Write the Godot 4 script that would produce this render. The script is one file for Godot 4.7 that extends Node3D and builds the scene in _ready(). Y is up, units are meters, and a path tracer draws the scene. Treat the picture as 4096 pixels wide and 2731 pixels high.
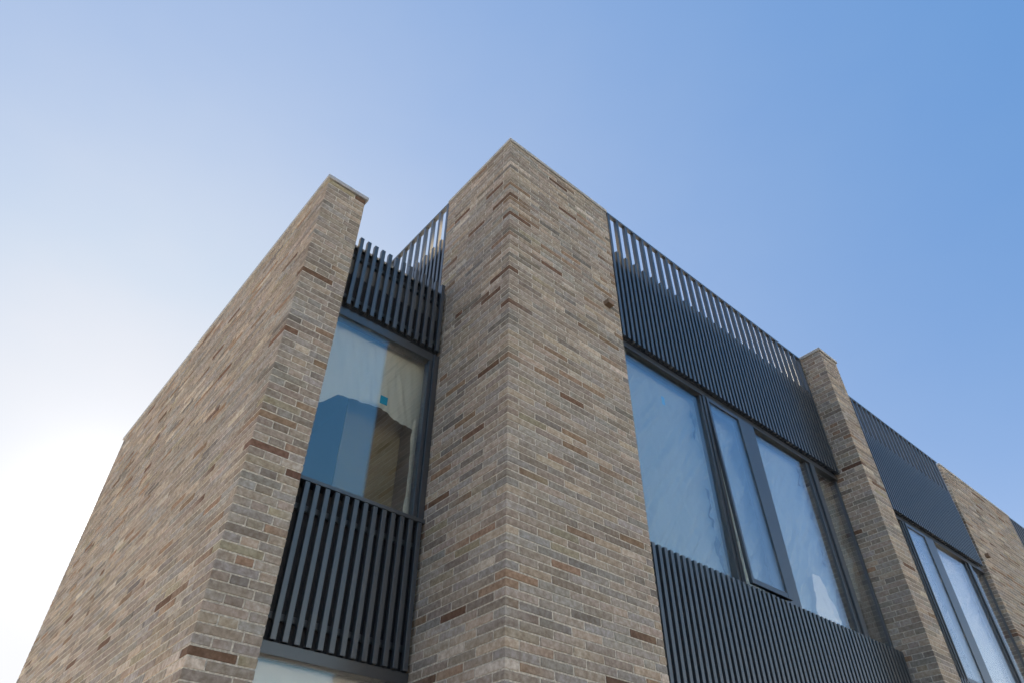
extends Node3D
# A brick building with slat screens, seen from below at its corner.
# World: the corner of the brick pier stands at x = 0, z = 0; +x runs along the front, -z runs back along the side.

const T := 8.58            # height of the main parapet
const COURSE := 0.063
const BH := 0.053          # brick height
const BL := 0.29           # stretcher
const BW := 0.115          # header
const JOINT := 0.010
const SUN := Vector3(0.1119, 0.3875, -0.9151)
const EXPOSURE := 8.0

var cam: Camera3D
var mat := {}
var tmpl_pos: Array = []   # [sa, sb, sn, kind] for every vertex of a chamfered box, back left open
var tmpl_nrm: Array = []
var bricks: Array = []     # every brick before it is built
var building: Node3D
var rng := RandomNumberGenerator.new()
var box_cache := {}
var taken := {}

func _ready():
	rng.seed = 4711
	setup_camera()
	setup_sky()
	setup_sun()
	make_materials()
	make_template()
	build_ground()
	build_opposite()
	building = Node3D.new()
	building.name = "brick_building"
	building.set_meta("label", "modern grey-brown brick building with black metal slat screens and tall windows")
	building.set_meta("category", "building")
	add_child(building)
	build_walls()
	build_shell()
	build_screens()
	build_windows()
	build_fixtures()
	build_sheets()
	build_stickers()

# ---------------------------------------------------------------- camera, sky, sun
func setup_camera():
	cam = Camera3D.new()
	cam.name = "camera"
	cam.fov = 52.643
	cam.near = 0.05
	cam.far = 2000.0
	cam.position = Vector3(-2.842, T - 6.981, 3.394)
	cam.rotation = Vector3(deg_to_rad(41.2553), deg_to_rad(-40.3511), deg_to_rad(0.3833))
	add_child(cam)
	cam.current = true

func setup_sky():
	var w := 1024
	var h := 512
	var haze := FastNoiseLite.new()
	haze.seed = 17
	haze.frequency = 1.0
	haze.fractal_octaves = 4
	var img := Image.create(w, h, false, Image.FORMAT_RGBF)
	for j in h:
		var el := PI * 0.5 - (j + 0.5) / h * PI
		var e := maxf(rad_to_deg(el), 0.0)
		var hz := exp(-e / 10.0)
		for i in w:
			var az := (i + 0.5) / w * TAU
			var d := Vector3(sin(az) * cos(el), sin(el), -cos(az) * cos(el))
			var a := rad_to_deg(acos(clampf(d.dot(SUN), -1.0, 1.0)))
			var back := maxf(-d.dot(SUN), 0.0)
			var near := exp(-a / 2.5)
			var thin := 1.0 + 0.05 * haze.get_noise_3d(d.x * 2.0 + d.z * 0.8, d.y * 5.0, d.z * 2.0) + 0.02 * haze.get_noise_3d(d.x * 9.0, d.y * 22.0, d.z * 9.0)
			var c := Color((0.02 + 1.08 * exp(-a / 35.0)) * thin + 1.35 * hz + 0.13 * back,
				(0.232 + 0.88 * exp(-a / 34.0)) * (0.5 + 0.5 * thin) + 1.25 * hz + 0.34 * back,
				0.62 + 0.48 * exp(-a / 36.0) + 1.00 * hz + 0.46 * back)
			c = Color(shoulder(c.r) + near, shoulder(c.g) + near, shoulder(c.b * 0.94) / 0.94 + 0.95 * near)
			img.set_pixel(i, j, c * (1.0 / EXPOSURE))
	var pano := PanoramaSkyMaterial.new()
	pano.panorama = ImageTexture.create_from_image(img)
	var sky := Sky.new()
	sky.sky_material = pano
	var env := Environment.new()
	env.background_mode = Environment.BG_SKY
	env.sky = sky
	env.tonemap_mode = Environment.TONE_MAPPER_LINEAR
	env.tonemap_exposure = EXPOSURE
	env.sdfgi_enabled = true
	env.ssao_enabled = true
	env.ssil_enabled = true
	var we := WorldEnvironment.new()
	we.name = "environment"
	we.environment = env
	add_child(we)

# bright air near the sun and the horizon levels off towards white
func shoulder(v: float) -> float:
	return v if v < 0.7 else 0.7 + 0.32 * (1.0 - exp(-(v - 0.7) / 0.32))

func setup_sun():
	var s := DirectionalLight3D.new()
	s.name = "sun"
	s.light_energy = 1.6
	s.light_color = Color(1.0, 0.95, 0.87)
	s.light_angular_distance = 0.5
	s.shadow_enabled = true
	add_child(s)
	s.look_at_from_position(SUN * 50.0, Vector3.ZERO, Vector3.UP)

# ---------------------------------------------------------------- materials
func lin(r: float, g: float, b: float) -> Color:
	return Color(r, g, b).linear_to_srgb()

func noise_tex(seed_: int, freq: float, lo: float, hi: float, as_normal := false, strength := 2.0, octaves := 5, size := 512) -> Texture2D:
	var n := FastNoiseLite.new()
	n.noise_type = FastNoiseLite.TYPE_SIMPLEX_SMOOTH
	n.seed = seed_
	n.frequency = freq
	n.fractal_octaves = octaves
	n.fractal_gain = 0.6
	var t := NoiseTexture2D.new()
	t.width = size
	t.height = size
	t.seamless = true
	t.noise = n
	if as_normal:
		t.as_normal_map = true
		t.bump_strength = strength
	else:
		var gr := Gradient.new()
		gr.set_color(0, Color(lo, lo, lo))
		gr.set_color(1, Color(hi, hi, hi))
		gr.set_offset(0, 0.15)
		gr.set_offset(1, 0.85)
		t.color_ramp = gr
	return t

func std(c: Color, rough: float, spec := 0.5, metal := 0.0) -> StandardMaterial3D:
	var m := StandardMaterial3D.new()
	m.albedo_color = c
	m.roughness = rough
	m.metallic_specular = spec
	m.metallic = metal
	return m

func tri(m: StandardMaterial3D, scale_: float):
	m.uv1_triplanar = true
	m.uv1_world_triplanar = true
	m.uv1_scale = Vector3.ONE * scale_

func make_materials():
	var b := std(Color.WHITE, 0.92, 0.3)
	b.vertex_color_use_as_albedo = true
	b.albedo_texture = noise_tex(3, 0.020, 0.70, 1.0)
	(b.albedo_texture.color_ramp as Gradient).set_color(0, Color(0.80, 0.77, 0.74))
	b.normal_enabled = true
	b.normal_texture = noise_tex(9, 0.12, 0, 1, true, 4.0)
	b.normal_scale = 0.3
	tri(b, 1.7)
	mat.brick = b
	var mo := std(lin(0.70, 0.645, 0.56), 0.95, 0.2)
	mo.albedo_texture = noise_tex(5, 0.03, 0.74, 1.0)
	mo.normal_enabled = true
	mo.normal_texture = noise_tex(12, 0.09, 0, 1, true, 8.0)
	tri(mo, 2.0)
	mat.mortar = mo
	var s := std(lin(0.042, 0.047, 0.055), 0.31, 0.72)
	mat.slat = s
	mat.frame = std(lin(0.034, 0.037, 0.043), 0.28, 0.7)
	mat.membrane = std(lin(0.045, 0.046, 0.050), 0.85, 0.3)
	mat.gasket = std(lin(0.010, 0.010, 0.011), 0.6, 0.3)
	var cp := std(lin(0.47, 0.45, 0.42), 0.7, 0.4)
	cp.albedo_texture = noise_tex(41, 0.02, 0.82, 1.0)
	tri(cp, 1.5)
	mat.coping = cp
	var gp := std(lin(0.44, 0.44, 0.45), 0.5, 0.5)
	gp.albedo_texture = noise_tex(43, 0.02, 0.85, 1.0)
	tri(gp, 1.5)
	mat.coping_metal = gp
	var glass := std(Color(0.05, 0.09, 0.08, 0.012), 0.0, 0.5)
	glass.transparency = BaseMaterial3D.TRANSPARENCY_ALPHA
	mat.glass = glass
	var sh := std(lin(0.53, 0.57, 0.51), 0.85, 0.3)
	sh.backlight_enabled = true
	sh.backlight = Color(0.25, 0.25, 0.25)
	mat.sheet = sh
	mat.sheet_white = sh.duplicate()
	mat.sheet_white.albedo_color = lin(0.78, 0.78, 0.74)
	mat.film = sh.duplicate()
	mat.film.albedo_color = lin(0.30, 0.36, 0.37)
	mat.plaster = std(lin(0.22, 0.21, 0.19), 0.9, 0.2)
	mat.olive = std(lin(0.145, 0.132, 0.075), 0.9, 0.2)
	mat.floor = std(lin(0.22, 0.21, 0.19), 0.9, 0.2)
	mat.asphalt = std(lin(0.06, 0.058, 0.056), 0.9, 0.3)
	mat.asphalt.albedo_texture = noise_tex(71, 0.05, 0.7, 1.0)
	tri(mat.asphalt, 0.7)
	mat.render = std(lin(0.53, 0.51, 0.48), 0.9, 0.2)
	mat.roof = std(lin(0.2, 0.2, 0.2), 0.95, 0.2)
	mat.sealant = std(lin(0.17, 0.15, 0.13), 0.8, 0.2)
	mat.box = std(lin(0.22, 0.15, 0.10), 0.6, 0.4)
	mat.teal = std(lin(0.005, 0.17, 0.27), 0.5, 0.4)
	mat.blue = std(lin(0.08, 0.36, 0.62), 0.5, 0.4)
	var gr := std(lin(0.47, 0.43, 0.37), 0.95, 0.2)
	gr.albedo_texture = noise_tex(61, 0.02, 0.75, 1.0)
	tri(gr, 0.5)
	mat.ground = gr

# ---------------------------------------------------------------- mesh helpers
func make_template():
	var quads: Array = []
	# faces: [list of 4 (sa,sb,sn,kind)], normal
	for s in [-1, 1]:
		quads.append([[[s, -1, -1, 0], [s, 1, -1, 0], [s, 1, 1, 0], [s, -1, 1, 0]], Vector3(s, 0, 0)])
		quads.append([[[-1, s, -1, 1], [1, s, -1, 1], [1, s, 1, 1], [-1, s, 1, 1]], Vector3(0, s, 0)])
	quads.append([[[-1, -1, 1, 2], [1, -1, 1, 2], [1, 1, 1, 2], [-1, 1, 1, 2]], Vector3(0, 0, 1)])
	for sa in [-1, 1]:
		for sb in [-1, 1]:
			quads.append([[[sa, sb, -1, 0], [sa, sb, 1, 0], [sa, sb, 1, 1], [sa, sb, -1, 1]], Vector3(sa, sb, 0).normalized()])
	for sa in [-1, 1]:
		quads.append([[[sa, -1, 1, 0], [sa, 1, 1, 0], [sa, 1, 1, 2], [sa, -1, 1, 2]], Vector3(sa, 0, 1).normalized()])
	for sb in [-1, 1]:
		quads.append([[[-1, sb, 1, 1], [1, sb, 1, 1], [1, sb, 1, 2], [-1, sb, 1, 2]], Vector3(0, sb, 1).normalized()])
	var tris: Array = []
	for q in quads:
		var p: Array = q[0]
		tris.append([[p[0], p[1], p[2]], q[1]])
		tris.append([[p[0], p[2], p[3]], q[1]])
	for sa in [-1, 1]:
		for sb in [-1, 1]:
			tris.append([[[sa, sb, 1, 0], [sa, sb, 1, 1], [sa, sb, 1, 2]], Vector3(sa, sb, 1).normalized()])
	for t in tris:
		var v: Array = []
		for k in 3:
			v.append(tpos(t[0][k], Vector3.ONE, 0.1))
		var order := [0, 1, 2]
		if (v[1] - v[0]).cross(v[2] - v[0]).dot(t[1]) > 0.0:
			order = [0, 2, 1]
		for k in order:
			tmpl_pos.append(t[0][k])
			tmpl_nrm.append(t[1])

func tpos(k: Array, half: Vector3, c: float) -> Vector3:
	var p := Vector3(k[0] * half.x, k[1] * half.y, k[2] * half.z)
	if k[3] != 0: p.x -= k[0] * c
	if k[3] != 1: p.y -= k[1] * c
	if k[3] != 2: p.z -= k[2] * c
	return p

class Buf:
	var v := PackedVector3Array()
	var n := PackedVector3Array()
	var c := PackedColorArray()
	func mesh(m: Material) -> ArrayMesh:
		var a := []
		a.resize(Mesh.ARRAY_MAX)
		a[Mesh.ARRAY_VERTEX] = v
		a[Mesh.ARRAY_NORMAL] = n
		if c.size() == v.size(): a[Mesh.ARRAY_COLOR] = c
		var am := ArrayMesh.new()
		am.add_surface_from_arrays(Mesh.PRIMITIVE_TRIANGLES, a)
		am.surface_set_material(0, m)
		return am

func put_brick(buf: Buf, b: Dictionary):
	var r := RandomNumberGenerator.new()
	r.seed = b.seed
	var A: Vector3 = b.u
	var N: Vector3 = b.n
	var half := Vector3(b.len * 0.5, BH * 0.5, b.depth * 0.5)
	var proud := r.randf_range(-0.0008, 0.0010)
	var center: Vector3 = b.o + A * half.x - Vector3.UP * half.y - N * (half.z - proud)
	var jit := {}
	for sa in [-1, 1]:
		for sb in [-1, 1]:
			for sn in [-1, 1]:
				jit[sa * 9 + sb * 3 + sn] = Vector3(r.randf_range(-0.0010, 0.0010), r.randf_range(-0.0018, 0.0018), r.randf_range(-0.0007, 0.0007))
	var c := r.randf_range(0.002, 0.004)
	var c0: Color = b.c0
	var c1: Color = b.c1
	var flip := A.cross(Vector3.UP).dot(N) < 0.0
	for e in tmpl_pos.size():
		var i: int = e - e % 3 + [0, 2, 1][e % 3] if flip else e
		var k: Array = tmpl_pos[i]
		var p := tpos(k, half, c) + (jit[k[0] * 9 + k[1] * 3 + k[2]] as Vector3)
		var nn: Vector3 = tmpl_nrm[i]
		buf.v.append(center + A * p.x + Vector3.UP * p.y + N * p.z)
		buf.n.append(A * nn.x + Vector3.UP * nn.y + N * nn.z)
		buf.c.append(c0 if k[0] < 0 else c1)

# a chamfered box, closed on all sides (front half and back half mirrored)
func cbox(size: Vector3, c: float, m: Material) -> ArrayMesh:
	var key := "%s|%s|%s" % [size, c, m.get_instance_id()]
	if box_cache.has(key): return box_cache[key]
	var buf := Buf.new()
	add_cbox(buf, Vector3.ZERO, size, c)
	var am := buf.mesh(m)
	box_cache[key] = am
	return am

func add_cbox(buf: Buf, at: Vector3, size: Vector3, c: float):
	var half := size * 0.5
	for i in tmpl_pos.size():
		var p := tpos(tmpl_pos[i], half, c)
		if tmpl_pos[i][2] < 0: p.z = 0.0
		buf.v.append(at + p)
		buf.n.append(tmpl_nrm[i])
	for i in tmpl_pos.size():
		var j: int = i - i % 3 + [0, 2, 1][i % 3]
		var p := tpos(tmpl_pos[j], half, c)
		if tmpl_pos[j][2] < 0: p.z = 0.0
		var nn: Vector3 = tmpl_nrm[j]
		buf.v.append(at + Vector3(p.x, p.y, -p.z))
		buf.n.append(Vector3(nn.x, nn.y, -nn.z))

func add(called: String, mesh: Mesh, at: Vector3, parent: Node) -> MeshInstance3D:
	var o := MeshInstance3D.new()
	o.name = unique(called, parent)
	o.mesh = mesh
	o.position = at
	parent.add_child(o, true)
	return o

func unique(called: String, parent: Node) -> String:
	var key := "%d %s" % [parent.get_instance_id(), called]
	var n: int = taken.get(key, 0)
	taken[key] = n + 1
	return called if n == 0 else "%s_%03d" % [called, n]

# a box given by its lower and upper corner
func bar(called: String, lo: Vector3, hi: Vector3, m: Material, parent: Node, c := 0.002) -> MeshInstance3D:
	return add(called, cbox(hi - lo, c, m), (lo + hi) * 0.5, parent)

func part(called: String, label := "") -> Node3D:
	var o := Node3D.new()
	o.name = unique(called, building)
	if label: o.set_meta("label", label)
	building.add_child(o, true)
	return o

# ---------------------------------------------------------------- ground
func build_ground():
	var g := MeshInstance3D.new()
	g.name = "ground"
	var pm := PlaneMesh.new()
	pm.size = Vector2(900, 900)
	pm.material = mat.ground
	g.mesh = pm
	g.set_meta("kind", "structure")
	g.set_meta("label", "pale compacted ground around the building")
	g.set_meta("category", "ground")
	add_child(g)
	var r := MeshInstance3D.new()
	r.name = "road"
	var rm := PlaneMesh.new()
	rm.size = Vector2(600, 26)
	rm.material = mat.asphalt
	r.mesh = rm
	r.position = Vector3(0, 0.004, 13.7)
	r.set_meta("kind", "structure")
	r.set_meta("label", "asphalt street in front of the building")
	r.set_meta("category", "road")
	add_child(r)

# ---------------------------------------------------------------- the sunlit terrace across the street, behind the camera
func build_opposite():
	var t := Node3D.new()
	t.name = "terrace_house"
	t.set_meta("label", "long pale rendered terrace across the street, facing the sun")
	t.set_meta("category", "building")
	add_child(t)
	var z := 27.0
	bar("wall", Vector3(-12, 0, z), Vector3(48, 6.4, z + 7.0), mat.render, t)
	var buf := Buf.new()
	var pts := [Vector3(0, 6.42, z - 0.4), Vector3(0, 9.2, z + 3.5), Vector3(0, 6.42, z + 7.4)]
	for k in 2:
		var a: Vector3 = pts[k] + Vector3(-12.3, 0, 0)
		var b: Vector3 = pts[k] + Vector3(48.3, 0, 0)
		var c: Vector3 = pts[k + 1] + Vector3(48.3, 0, 0)
		var d: Vector3 = pts[k + 1] + Vector3(-12.3, 0, 0)
		for v in [a, c, b, a, d, c]:
			buf.v.append(v)
			buf.n.append(Vector3(0, 0.8, -0.6 if k == 0 else 0.6))
	add("roof", buf.mesh(mat.roof), Vector3.ZERO, t)
	for i in 10:
		var x := -9.0 + 5.75 * i
		for y in [0.9, 3.8]:
			var f := bar("window", Vector3(x - 0.75, y, z - 0.06), Vector3(x + 0.75, y + 1.3, z - 0.002), mat.coping, t, 0.01)
			bar("window_pane", Vector3(-0.68, -0.58, -0.05), Vector3(0.68, 0.58, -0.031), mat.gasket, f, 0.004)
		bar("door", Vector3(x + 1.9, 0.02, z - 0.05), Vector3(x + 2.85, 2.1, z - 0.002), mat.box, t, 0.01)

# ---------------------------------------------------------------- brickwork
const PALETTE := [
	[0.30, Vector3(0.430, 0.380, 0.332)], [0.15, Vector3(0.340, 0.300, 0.262)], [0.23, Vector3(0.400, 0.383, 0.362)], [0.15, Vector3(0.505, 0.438, 0.365)], [0.03, Vector3(0.600, 0.540, 0.470)],
	[0.06, Vector3(0.350, 0.252, 0.182)], [0.025, Vector3(0.205, 0.130, 0.095)], [0.02, Vector3(0.410, 0.372, 0.280)], [0.035, Vector3(0.260, 0.242, 0.225)]]

func tone() -> Color:
	var t := rng.randf()
	var base: Vector3 = PALETTE[0][1]
	for p in PALETTE:
		if t < p[0]:
			base = p[1]
			break
		t -= p[0]
	var f := rng.randf_range(0.76, 1.06)
	return Color(base.x * f * rng.randf_range(0.98, 1.04), base.y * f * 0.99, base.z * f * rng.randf_range(0.93, 1.01))

# one row of one face: from s to e along u, with the joints of the row below it to stay clear of
func lay(wall: int, o: Vector3, u: Vector3, n: Vector3, y: float, s: float, e: float, before: Array, first := 0.0, first_depth := BW) -> Array:
	var joints: Array = []
	var at := s
	var head_run := 0
	var k := 0
	while at < e - 0.02:
		var left := e - at
		var want := 0.0
		var depth := BW
		if k == 0 and first > 0.0:
			want = first
			depth = first_depth
		else:
			var best := -1.0
			for cand in [BL, BW]:
				var q: float = at + cand
				var clear := 0.08
				for j in before:
					clear = minf(clear, absf(j - q))
				var score := clear + rng.randf() * 0.035 + (0.03 if cand == BL else 0.0) - (0.05 * head_run if cand == BW else 0.0)
				if score > best:
					best = score
					want = cand
			head_run = head_run + 1 if want == BW else 0
		if want > left - 0.055: want = left
		if want > BL + 0.06: want = left * 0.5
		var c0 := tone()
		var c1 := c0
		if rng.randf() < 0.4: c1 = c0.lerp(tone(), rng.randf_range(0.3, 0.8))
		bricks.append({"wall": wall, "o": o + u * at + Vector3.UP * y, "u": u, "n": n, "len": want, "depth": depth, "c0": c0, "c1": c1, "seed": rng.randi()})
		at += want + JOINT
		joints.append(at - JOINT * 0.5)
		k += 1
	return joints

# two faces that share a corner: face A leaves it along ua, face B along ub
func corner_rows(wall: int, o: Vector3, ua: Vector3, na: Vector3, la: float, ub: Vector3, nb: Vector3, lb: float, top: float, bottom: float, split_b := 0.0):
	var ja: Array = []
	var jb: Array = []
	var jb2: Array = []
	var row := 0
	var y := top
	while y > bottom:
		var long_a := row % 2 == 0
		ja = lay(wall, o, ua, na, y, 0.0, la, ja, BL if long_a else BW, BW if long_a else BL)
		var from := (BW if long_a else BL) + JOINT
		if lb > from:
			if split_b > 0.0:
				jb = lay(wall, o, ub, nb, y, from, split_b - 0.007, jb)
				jb2 = lay(wall, o, ub, nb, y, split_b + 0.007, lb, jb2)
			else:
				jb = lay(wall, o, ub, nb, y, from, lb, jb)
		y -= COURSE
		row += 1

const X := Vector3(1, 0, 0)
const Z := Vector3(0, 0, 1)

# a coping laid in lengths with open joints; axis 0 runs along x, 2 along z
func coping(parent: Node, lo: Vector3, hi: Vector3, axis: int, cuts: Array, m: Material):
	var at: float = lo[axis]
	for c in cuts + [hi[axis]]:
		var a := lo
		var b := hi
		a[axis] = at
		b[axis] = c
		bar("coping", a, b, m, parent, 0.003)
		at = c + 0.005

func build_walls():
	var walls: Array = []
	# 0 corner pier
	var w := part("corner_pier", "brick corner pier with its sharp edge in the middle")
	walls.append(w)
	corner_rows(0, Vector3.ZERO, X, Z, 1.581, -Z, -X, 1.178, T - 0.052, 0.0)
	bar("mortar", Vector3(0.0035, 0.0, -1.1745), Vector3(1.5775, T - 0.05, -0.0035), mat.mortar, w)
	coping(w, Vector3(-0.012, T - 0.048, -0.30), Vector3(1.583, T, 0.012), 0, [0.78], mat.coping)
	coping(w, Vector3(-0.012, T - 0.048, -1.18), Vector3(0.32, T, -0.304), 2, [-0.75], mat.coping)
	# 1 side wall of the lower wing, ending in a narrow pier
	var gx := -1.589
	var gz := -0.883
	var gt := T - 1.243
	w = part("side_wall", "long brick side wall with a narrow end pier")
	walls.append(w)
	corner_rows(1, Vector3(gx, 0, gz), X, Z, 0.415, -Z, -X, 6.187, gt - 0.05, 0.0, 3.51)
	bar("mortar", Vector3(gx + 0.0035, 0.0, -7.066), Vector3(gx + 0.4115, gt - 0.05, gz - 0.0035), mat.mortar, w)
	bar("movement_joint", Vector3(gx + 0.001, 0.0, gz - 3.514), Vector3(gx + 0.02, gt - 0.052, gz - 3.506), mat.sealant, w, 0.0005)
	coping(w, Vector3(gx - 0.02, gt - 0.046, -7.09), Vector3(gx + 0.437, gt, gz + 0.02), 2, [-5.7, -4.4, -3.1, -1.8], mat.coping_metal)
	# 2 projecting fin between the two bays
	w = part("brick_fin", "narrow brick fin projecting between the two window bays")
	walls.append(w)
	corner_rows(2, Vector3(5.985, 0, 0.3185), X, Z, 0.491, -Z, -X, 0.42, T - 0.052, 0.0)
	bar("mortar", Vector3(5.9885, 0.0, -0.3), Vector3(6.4725, T - 0.05, 0.315), mat.mortar, w)
	bar("coping", Vector3(5.968, T - 0.048, -0.3), Vector3(6.493, T, 0.336), mat.coping, w, 0.003)
	# 3 brick panel further along the front
	w = part("brick_panel", "flat brick panel beyond the second window bay")
	walls.append(w)
	corner_rows(3, Vector3(10.75, 0, 0), X, Z, 3.225, -Z, -X, 0.25, T - 0.052, 0.0)
	bar("mortar", Vector3(10.7535, 0.0, -0.3), Vector3(13.9715, T - 0.05, -0.0035), mat.mortar, w)
	coping(w, Vector3(10.738, T - 0.048, -0.3), Vector3(13.987, T, 0.012), 0, [11.8, 12.9], mat.coping)
	# the largest bricks in view are parts of their own, the rest of each wall is joined
	var f := 0.5 / tan(deg_to_rad(cam.fov) * 0.5)
	var inv := cam.transform.affine_inverse()
	for b in bricks:
		var mid: Vector3 = b.o + b.u * b.len * 0.5 - Vector3.UP * BH * 0.5
		var view := cam.position - mid
		var facing: float = view.normalized().dot(b.n)
		var q: Vector3 = inv * mid
		b.size = 0.0
		if q.z < 0.0 and facing > 0.0:
			var sx := f * q.x / -q.z
			var sy := f * q.y / -q.z
			if absf(sx) < 0.75 and absf(sy) < 0.5:
				b.size = b.len * BH * facing / view.length_squared()
	var order := bricks.duplicate()
	order.sort_custom(func(p, q): return p.size > q.size)
	for i in mini(300, order.size()):
		order[i].single = true
	var rest: Array = []
	for i in walls.size(): rest.append(Buf.new())
	for b in bricks:
		if b.has("single"):
			var one := Buf.new()
			put_brick(one, b)
			add("brick", one.mesh(mat.brick), Vector3.ZERO, walls[b.wall])
		else:
			put_brick(rest[b.wall], b)
	for i in walls.size():
		var o := add("brickwork", rest[i].mesh(mat.brick), Vector3.ZERO, walls[i])
		o.set_meta("kind", "stuff")
	print("bricks ", bricks.size())

# ---------------------------------------------------------------- shell: roofs, floors, rear walls
func build_shell():
	var r := part("roof")
	bar("roof_slab", Vector3(0.12, T - 1.2, -7.06), Vector3(17.0, T - 0.95, -0.17), mat.roof, r)
	bar("roof_slab", Vector3(-1.174, T - 2.1, -7.06), Vector3(-0.002, T - 1.9, -1.12), mat.roof, r)
	var f := part("floor")
	bar("floor_slab", Vector3(-1.174, T - 5.5, -7.06), Vector3(-0.002, T - 4.6, -1.2), mat.floor, f)
	bar("floor_slab", Vector3(1.583, T - 5.5, -7.06), Vector3(17.0, T - 4.62, -0.24), mat.floor, f)
	var b := part("rear_wall")
	bar("wall_panel", Vector3(-1.174, 0.0, -7.3), Vector3(17.0, T - 0.9, -7.062), mat.plaster, b)
	bar("wall_panel", Vector3(17.002, 0.0, -7.3), Vector3(17.25, T - 0.3, -0.1), mat.plaster, b)
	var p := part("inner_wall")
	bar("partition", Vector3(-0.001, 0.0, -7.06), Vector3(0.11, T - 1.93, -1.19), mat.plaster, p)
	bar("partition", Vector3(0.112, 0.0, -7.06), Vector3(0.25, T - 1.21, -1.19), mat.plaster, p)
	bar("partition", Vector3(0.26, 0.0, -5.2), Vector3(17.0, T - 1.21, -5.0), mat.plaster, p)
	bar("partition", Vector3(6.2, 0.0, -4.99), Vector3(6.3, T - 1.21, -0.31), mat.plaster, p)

# ---------------------------------------------------------------- slat screens
func slats(parent: Node, xs: Array, top: float, bottom: float, zf: float, w := 0.04, d := 0.042):
	for x in xs:
		bar("slat", Vector3(x, bottom, zf - d), Vector3(x + w, top, zf), mat.slat, parent)

func build_screens():
	# wing, above and below its window
	var xs: Array = []
	for i in 14: xs.append(-1.1577 + 0.0837 * i)
	var s := part("slat_screen", "slat screen above the tall side window")
	slats(s, xs, T - 1.644, T - 2.565, -1.03)
	bar("rail", Vector3(-1.172, T - 1.90, -1.112), Vector3(-0.003, T - 1.855, -1.088), mat.slat, s)
	bar("rail", Vector3(-1.172, T - 2.45, -1.112), Vector3(-0.003, T - 2.405, -1.088), mat.slat, s)
	bar("backing", Vector3(-1.172, T - 2.56, -1.18), Vector3(-0.003, T - 1.75, -1.125), mat.membrane, s)
	bar("flashing", Vector3(-1.172, T - 1.748, -1.2), Vector3(-0.003, T - 1.715, -1.095), mat.slat, s)
	s = part("slat_screen", "slat screen below the tall side window")
	slats(s, xs, T - 4.397, T - 5.525, -1.03)
	bar("rail", Vector3(-1.172, T - 4.60, -1.112), Vector3(-0.003, T - 4.555, -1.088), mat.slat, s)
	bar("rail", Vector3(-1.172, T - 5.385, -1.112), Vector3(-0.003, T - 5.34, -1.088), mat.slat, s)
	bar("backing", Vector3(-1.172, T - 5.52, -1.18), Vector3(-0.003, T - 4.40, -1.125), mat.membrane, s)
	# roof screen along the side, behind the corner pier
	s = part("slat_screen", "roof edge slat screen behind the corner pier")
	for i in 18:
		var z := -1.182 - 0.1617 * i
		bar("slat", Vector3(0.0, T - 1.9, z - 0.04), Vector3(0.042, T - 0.045, z), mat.slat, s)
		bar("slat", Vector3(0.0, T - 1.9, z - 0.121), Vector3(0.042, T - 0.64, z - 0.081), mat.slat, s)
	bar("top_rail", Vector3(-0.002, T - 0.043, -4.1), Vector3(0.05, T - 0.012, -1.183), mat.slat, s)
	bar("backing", Vector3(0.06, T - 1.9, -7.05), Vector3(0.1, T - 0.72, -1.19), mat.membrane, s)
	# front bays
	front_screen(1.6, 27, 1.584, 5.983, "roof edge slat screen of the nearer front bay", "slat screen below the large front window")
	front_screen(6.53, 25, 6.48, 10.64, "roof edge slat screen of the farther front bay", "slat screen below the farther front window")
	front_screen(14.0, 9, 13.99, 15.5, "roof edge slat screen at the far right edge", "")

func front_screen(x0: float, n: int, lo: float, hi: float, label_up: String, label_low: String):
	var s := part("slat_screen", label_up)
	for i in n + 1:
		var x := x0 + 0.1601 * i
		if x + 0.04 < hi: bar("slat", Vector3(x, T - 2.08, -0.050), Vector3(x + 0.04, T - 0.047, 0.0), mat.slat, s)
		x += 0.08
		if x + 0.04 < hi: bar("slat", Vector3(x, T - 2.08, -0.042), Vector3(x + 0.04, T - 0.69, 0.0), mat.slat, s)
	bar("top_rail", Vector3(lo, T - 0.045, -0.046), Vector3(hi, T - 0.012, 0.001), mat.slat, s)
	bar("backing", Vector3(lo, T - 2.06, -0.16), Vector3(hi, T - 0.76, -0.082), mat.membrane, s)
	bar("rail", Vector3(lo, T - 1.05, -0.078), Vector3(hi, T - 1.0, -0.052), mat.slat, s)
	bar("rail", Vector3(lo, T - 1.95, -0.078), Vector3(hi, T - 1.9, -0.052), mat.slat, s)
	if label_low == "": return
	s = part("slat_screen", label_low)
	for i in 2 * n + 2:
		var x := x0 + 0.08005 * i
		if x + 0.04 < hi: bar("slat", Vector3(x, T - 6.3, -0.042), Vector3(x + 0.04, T - 4.41, 0.0), mat.slat, s)
	bar("backing", Vector3(lo, T - 6.28, -0.16), Vector3(hi, T - 4.56, -0.082), mat.membrane, s)
	bar("rail", Vector3(lo, T - 4.66, -0.078), Vector3(hi, T - 4.61, -0.052), mat.slat, s)
	bar("rail", Vector3(lo, T - 6.2, -0.078), Vector3(hi, T - 6.15, -0.052), mat.slat, s)

# ---------------------------------------------------------------- windows
func glazing(parent: Node, lo: Vector2, hi: Vector2, z: float):
	for k in 3:
		var b := BoxMesh.new()
		b.size = Vector3(hi.x - lo.x, hi.y - lo.y, 0.004)
		b.material = mat.glass
		add("pane", b, Vector3((lo.x + hi.x) * 0.5, (lo.y + hi.y) * 0.5, z - 0.002 - 0.016 * k), parent)

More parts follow.
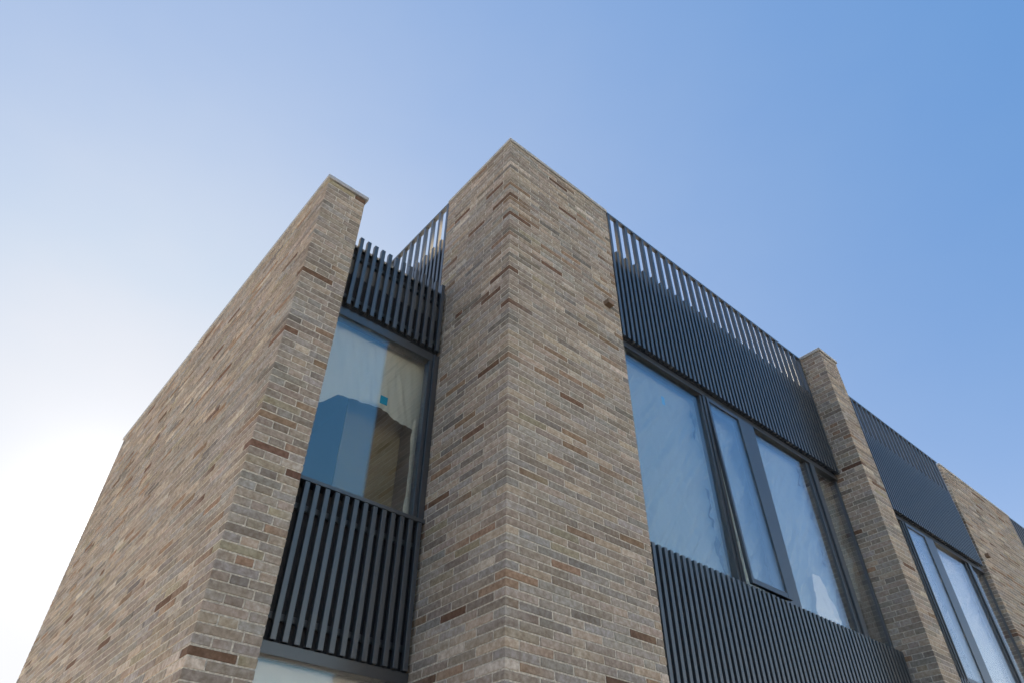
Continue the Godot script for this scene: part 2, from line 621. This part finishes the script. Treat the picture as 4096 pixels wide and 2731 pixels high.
func build_windows():
	# tall window of the wing
	var w := part("window", "tall side window between two slat screens")
	glazing(w, Vector2(-1.16, T - 4.361), Vector2(-0.10, T - 2.68), -1.09)
	bar("head", Vector3(-1.172, T - 2.68, -1.17), Vector3(-0.003, T - 2.585, -1.075), mat.frame, w)
	bar("jamb", Vector3(-0.100, T - 4.361, -1.15), Vector3(-0.062, T - 2.682, -1.078), mat.frame, w)
	bar("jamb", Vector3(-0.060, T - 4.36, -1.17), Vector3(-0.003, T - 2.60, -1.055), mat.frame, w)
	bar("sill", Vector3(-1.172, T - 4.395, -1.2), Vector3(-0.003, T - 4.363, -1.026), mat.slat, w)
	# the window below it
	w = part("window", "lower side window at the bottom edge")
	glazing(w, Vector2(-1.16, T - 7.6), Vector2(-0.10, T - 5.61), -1.09)
	bar("head", Vector3(-1.172, T - 5.61, -1.17), Vector3(-0.003, T - 5.53, -1.055), mat.frame, w)
	bar("jamb", Vector3(-0.100, T - 7.6, -1.17), Vector3(-0.003, T - 5.612, -1.06), mat.frame, w)
	bar("panel", Vector3(-1.172, 0.0, -1.2), Vector3(-0.003, T - 7.602, -1.06), mat.frame, w)
	front_window(0.0, 1.584, 5.983, 1.4, "large four-light front window with a tilted open casement")
	front_window(4.79, 6.48, 10.748, 0.0, "farther front window beyond the brick fin")

func front_window(dx: float, lo: float, hi: float, tilt: float, label: String):
	var w := part("window", label)
	var yt := T - 2.155
	var yb := T - 4.50
	var zg := -0.10
	# fixed lights
	var first := maxf(lo + 0.03, 1.6 + dx - 0.2) if dx > 0.0 else lo + 0.02
	glazing(w, Vector2(first, yb), Vector2(2.955 + dx, yt), zg)
	glazing(w, Vector2(3.984 + dx, yb), Vector2(5.193 + dx, yt), zg)
	var last := minf(5.945 + dx, hi - 0.038)
	glazing(w, Vector2(5.372 + dx, yb), Vector2(last, yt), zg)
	bar("head", Vector3(lo, yt, -0.18), Vector3(hi, T - 2.085, -0.06), mat.frame, w)
	bar("jamb", Vector3(last, yb, -0.18), Vector3(hi, yt - 0.002, -0.085), mat.frame, w)
	bar("jamb", Vector3(lo, yb, -0.18), Vector3(first, yt - 0.002, -0.055), mat.frame, w)
	bar("sill", Vector3(lo, T - 4.56, -0.22), Vector3(hi, yb - 0.002, -0.05), mat.frame, w)
	bar("mullion", Vector3(2.955 + dx, yb, -0.17), Vector3(2.995 + dx, yt - 0.002, -0.075), mat.frame, w)
	bar("mullion", Vector3(2.997 + dx, yb, -0.17), Vector3(3.045 + dx, yt - 0.002, -0.060), mat.frame, w)
	bar("mullion", Vector3(3.73 + dx, yb, -0.17), Vector3(3.984 + dx, yt - 0.002, -0.052), mat.frame, w)
	bar("mullion", Vector3(5.193 + dx, yb, -0.17), Vector3(5.262 + dx, yt - 0.002, -0.085), mat.frame, w)
	bar("mullion", Vector3(5.264 + dx, yb, -0.17), Vector3(5.370 + dx, yt - 0.002, -0.060), mat.frame, w)
	# top-hung casement
	var hinge := Vector3(0, yt - 0.004, -0.075)
	var turn := Basis(X, deg_to_rad(-tilt))
	var h := 2.222
	var parts := [["casement_stile", Vector3(3.05 + dx, -h, -0.01), Vector3(3.084 + dx, 0, 0.028)], ["casement_stile", Vector3(3.656 + dx, -h, -0.01), Vector3(3.728 + dx, 0, 0.028)],
		["casement_rail", Vector3(3.086 + dx, -0.05, -0.01), Vector3(3.654 + dx, 0, 0.027)], ["casement_rail", Vector3(3.086 + dx, -h, -0.01), Vector3(3.654 + dx, -h + 0.055, 0.027)]]
	for p in parts:
		var o := bar(p[0], p[1], p[2], mat.frame, w)
		o.transform = Transform3D(turn, hinge) * o.transform
	for k in 3:
		var b := BoxMesh.new()
		b.size = Vector3(0.568, h - 0.105, 0.004)
		b.material = mat.glass
		var o := add("pane", b, Vector3(3.37 + dx, -h * 0.5 + 0.0025, 0.014 - 0.011 * k), w)
		o.transform = Transform3D(turn, hinge) * o.transform
	# glazing of the storey below
	glazing(w, Vector2(lo + 0.05, 0.35), Vector2(hi - 0.05, T - 6.42), zg)
	bar("head", Vector3(lo, T - 6.42, -0.18), Vector3(hi, T - 6.305, -0.06), mat.frame, w)
	bar("plinth", Vector3(lo, 0.0, -0.2), Vector3(hi, 0.348, -0.05), mat.frame, w)

# ---------------------------------------------------------------- small things on the wall
func build_fixtures():
	for x in [1.385, 11.0]:
		bar("wall_box", Vector3(x - 0.045, T - 1.812, -0.01), Vector3(x + 0.045, T - 1.752, 0.062), mat.box, building, 0.003)

# ---------------------------------------------------------------- sheets hung inside the windows
func sheet(called: String, label: String, x0: float, x1: float, ytop: float, bottom: Callable, z: float, seed_: int, amp := 0.02, slant := 0.6, cloth: Material = null, group := "protective sheets hung behind the windows"):
	var n := FastNoiseLite.new()
	n.seed = seed_
	n.frequency = 1.0
	n.fractal_octaves = 2
	var nx := 60
	var ny := 80
	var st := SurfaceTool.new()
	st.begin(Mesh.PRIMITIVE_TRIANGLES)
	st.set_smooth_group(0)
	for j in ny + 1:
		for i in nx + 1:
			var s := float(i) / nx
			var t := float(j) / ny
			var x := lerpf(x0, x1, s)
			var yb: float = bottom.call(s)
			var y := lerpf(ytop, yb, t)
			var a := (x + y * slant) * 8.0
			var b := (y - x * slant) * 0.55
			var dz := n.get_noise_2d(a, b) * amp + n.get_noise_2d(a * 0.3 + 40.0, b * 0.8) * amp * 1.5
			dz += n.get_noise_2d(x * 16.0 + y * 1.2, y * 0.5 + 90.0) * amp * 0.45
			dz *= smoothstep(0.0, 0.12, t)
			st.set_uv(Vector2(x, y))
			st.add_vertex(Vector3(x, y, z + dz))
	for j in ny:
		for i in nx:
			var p := j * (nx + 1) + i
			for k in [p, p + 1, p + nx + 1, p + 1, p + nx + 2, p + nx + 1]:
				st.add_index(k)
	st.generate_normals()
	var o := MeshInstance3D.new()
	o.name = called
	var m := st.commit()
	m.surface_set_material(0, cloth if cloth else mat.sheet)
	o.mesh = m
	o.set_meta("label", label)
	o.set_meta("category", "sheet")
	o.set_meta("group", group)
	add_child(o)

func build_sheets():
	var flat := func(y: float) -> Callable: return func(_s): return y
	# side window: ends half way down with a ragged edge
	var ragged := func(s):
		var pts := [[0.0, -3.66], [0.134, -3.54], [0.246, -3.388], [0.30, -3.38], [0.59, -3.342], [0.81, -3.395], [0.9, -3.385], [1.0, -3.41]]
		for i in pts.size() - 1:
			if s <= pts[i + 1][0]:
				return T + lerpf(pts[i][1], pts[i + 1][1], (s - pts[i][0]) / (pts[i + 1][0] - pts[i][0]))
		return T - 3.5
	sheet("dust_sheet", "grey dust sheet with a ragged lower edge behind the tall side window", -1.17, -0.01, T - 2.62, ragged, -1.24, 5, 0.02, 0.25)
	sheet("dust_sheet_001", "narrow strip of sheet hanging at the right edge of the tall side window", -0.12, -0.01, T - 3.3, flat.call(T - 4.45), -1.21, 8, 0.02, 0.4)
	sheet("dust_sheet_002", "pale sheet behind the lower side window at the bottom edge", -1.17, -0.01, T - 5.56, flat.call(T - 7.6), -1.22, 12, 0.02, 0.2, mat.sheet_white)
	var names := ["widest pane, next to the corner pier", "narrow tilted casement", "pane with the white fold, right of the casement", "narrow end pane beside the brick fin"]
	var spans := [[1.59, 3.0], [3.0, 3.86], [3.86, 5.26], [5.26, 5.98]]
	for i in 4:
		var yb := T - 4.58 if i < 3 else T - 3.78
		sheet("dust_sheet_%03d" % (3 + i), "pale sheet behind the %s" % names[i], spans[i][0], spans[i][1], T - 2.10, flat.call(yb), -0.255, 20 + i, 0.042, -0.75, mat.film)
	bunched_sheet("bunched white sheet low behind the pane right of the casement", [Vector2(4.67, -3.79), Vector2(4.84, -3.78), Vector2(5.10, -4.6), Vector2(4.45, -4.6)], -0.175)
	var far := ["left narrow pane of the farther front window", "wide middle pane of the farther front window", "right end pane of the farther front window"]
	var spans2 := [[6.5, 8.65], [8.65, 10.05], [10.05, 10.74]]
	for i in 3:
		sheet("dust_sheet_%03d" % (7 + i), "pale sheet behind the %s" % far[i], spans2[i][0], spans2[i][1], T - 2.10, flat.call(T - 4.58), -0.235, 30 + i, 0.03, -0.75, mat.sheet_white)

# a bunched corner of white sheet that leans against the glass
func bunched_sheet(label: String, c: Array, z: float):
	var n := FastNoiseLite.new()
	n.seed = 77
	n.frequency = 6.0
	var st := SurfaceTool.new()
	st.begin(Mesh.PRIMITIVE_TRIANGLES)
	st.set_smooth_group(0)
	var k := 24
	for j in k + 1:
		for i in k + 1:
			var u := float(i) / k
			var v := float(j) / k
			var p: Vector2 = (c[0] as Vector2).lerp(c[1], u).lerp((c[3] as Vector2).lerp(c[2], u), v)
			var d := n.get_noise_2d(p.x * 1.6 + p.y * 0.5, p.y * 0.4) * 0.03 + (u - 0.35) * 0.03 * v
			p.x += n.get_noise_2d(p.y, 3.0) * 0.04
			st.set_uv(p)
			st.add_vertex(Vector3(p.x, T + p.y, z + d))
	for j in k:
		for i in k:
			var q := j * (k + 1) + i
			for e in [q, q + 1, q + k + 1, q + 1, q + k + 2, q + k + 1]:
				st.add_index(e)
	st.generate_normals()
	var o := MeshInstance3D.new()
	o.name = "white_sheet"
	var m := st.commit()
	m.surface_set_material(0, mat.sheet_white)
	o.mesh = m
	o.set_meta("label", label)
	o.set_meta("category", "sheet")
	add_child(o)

func build_stickers():
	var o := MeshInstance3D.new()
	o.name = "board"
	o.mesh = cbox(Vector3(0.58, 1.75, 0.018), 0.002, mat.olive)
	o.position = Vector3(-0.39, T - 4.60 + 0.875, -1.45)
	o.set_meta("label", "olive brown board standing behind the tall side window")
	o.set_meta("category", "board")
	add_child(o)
	o = MeshInstance3D.new()
	o.name = "sticker"
	o.mesh = cbox(Vector3(0.075, 0.085, 0.003), 0.001, mat.teal)
	o.position = Vector3(-0.515, T - 3.36, -1.0884)
	o.set_meta("label", "teal square sticker on the tall side window pane")
	o.set_meta("category", "sticker")
	add_child(o)
	o = MeshInstance3D.new()
	o.name = "sticker_001"
	o.mesh = cbox(Vector3(0.05, 0.11, 0.003), 0.001, mat.blue)
	o.position = Vector3(2.32, T - 2.52, -0.141)
	o.set_meta("label", "small blue sticker high on the widest front pane")
	o.set_meta("category", "sticker")
	add_child(o)
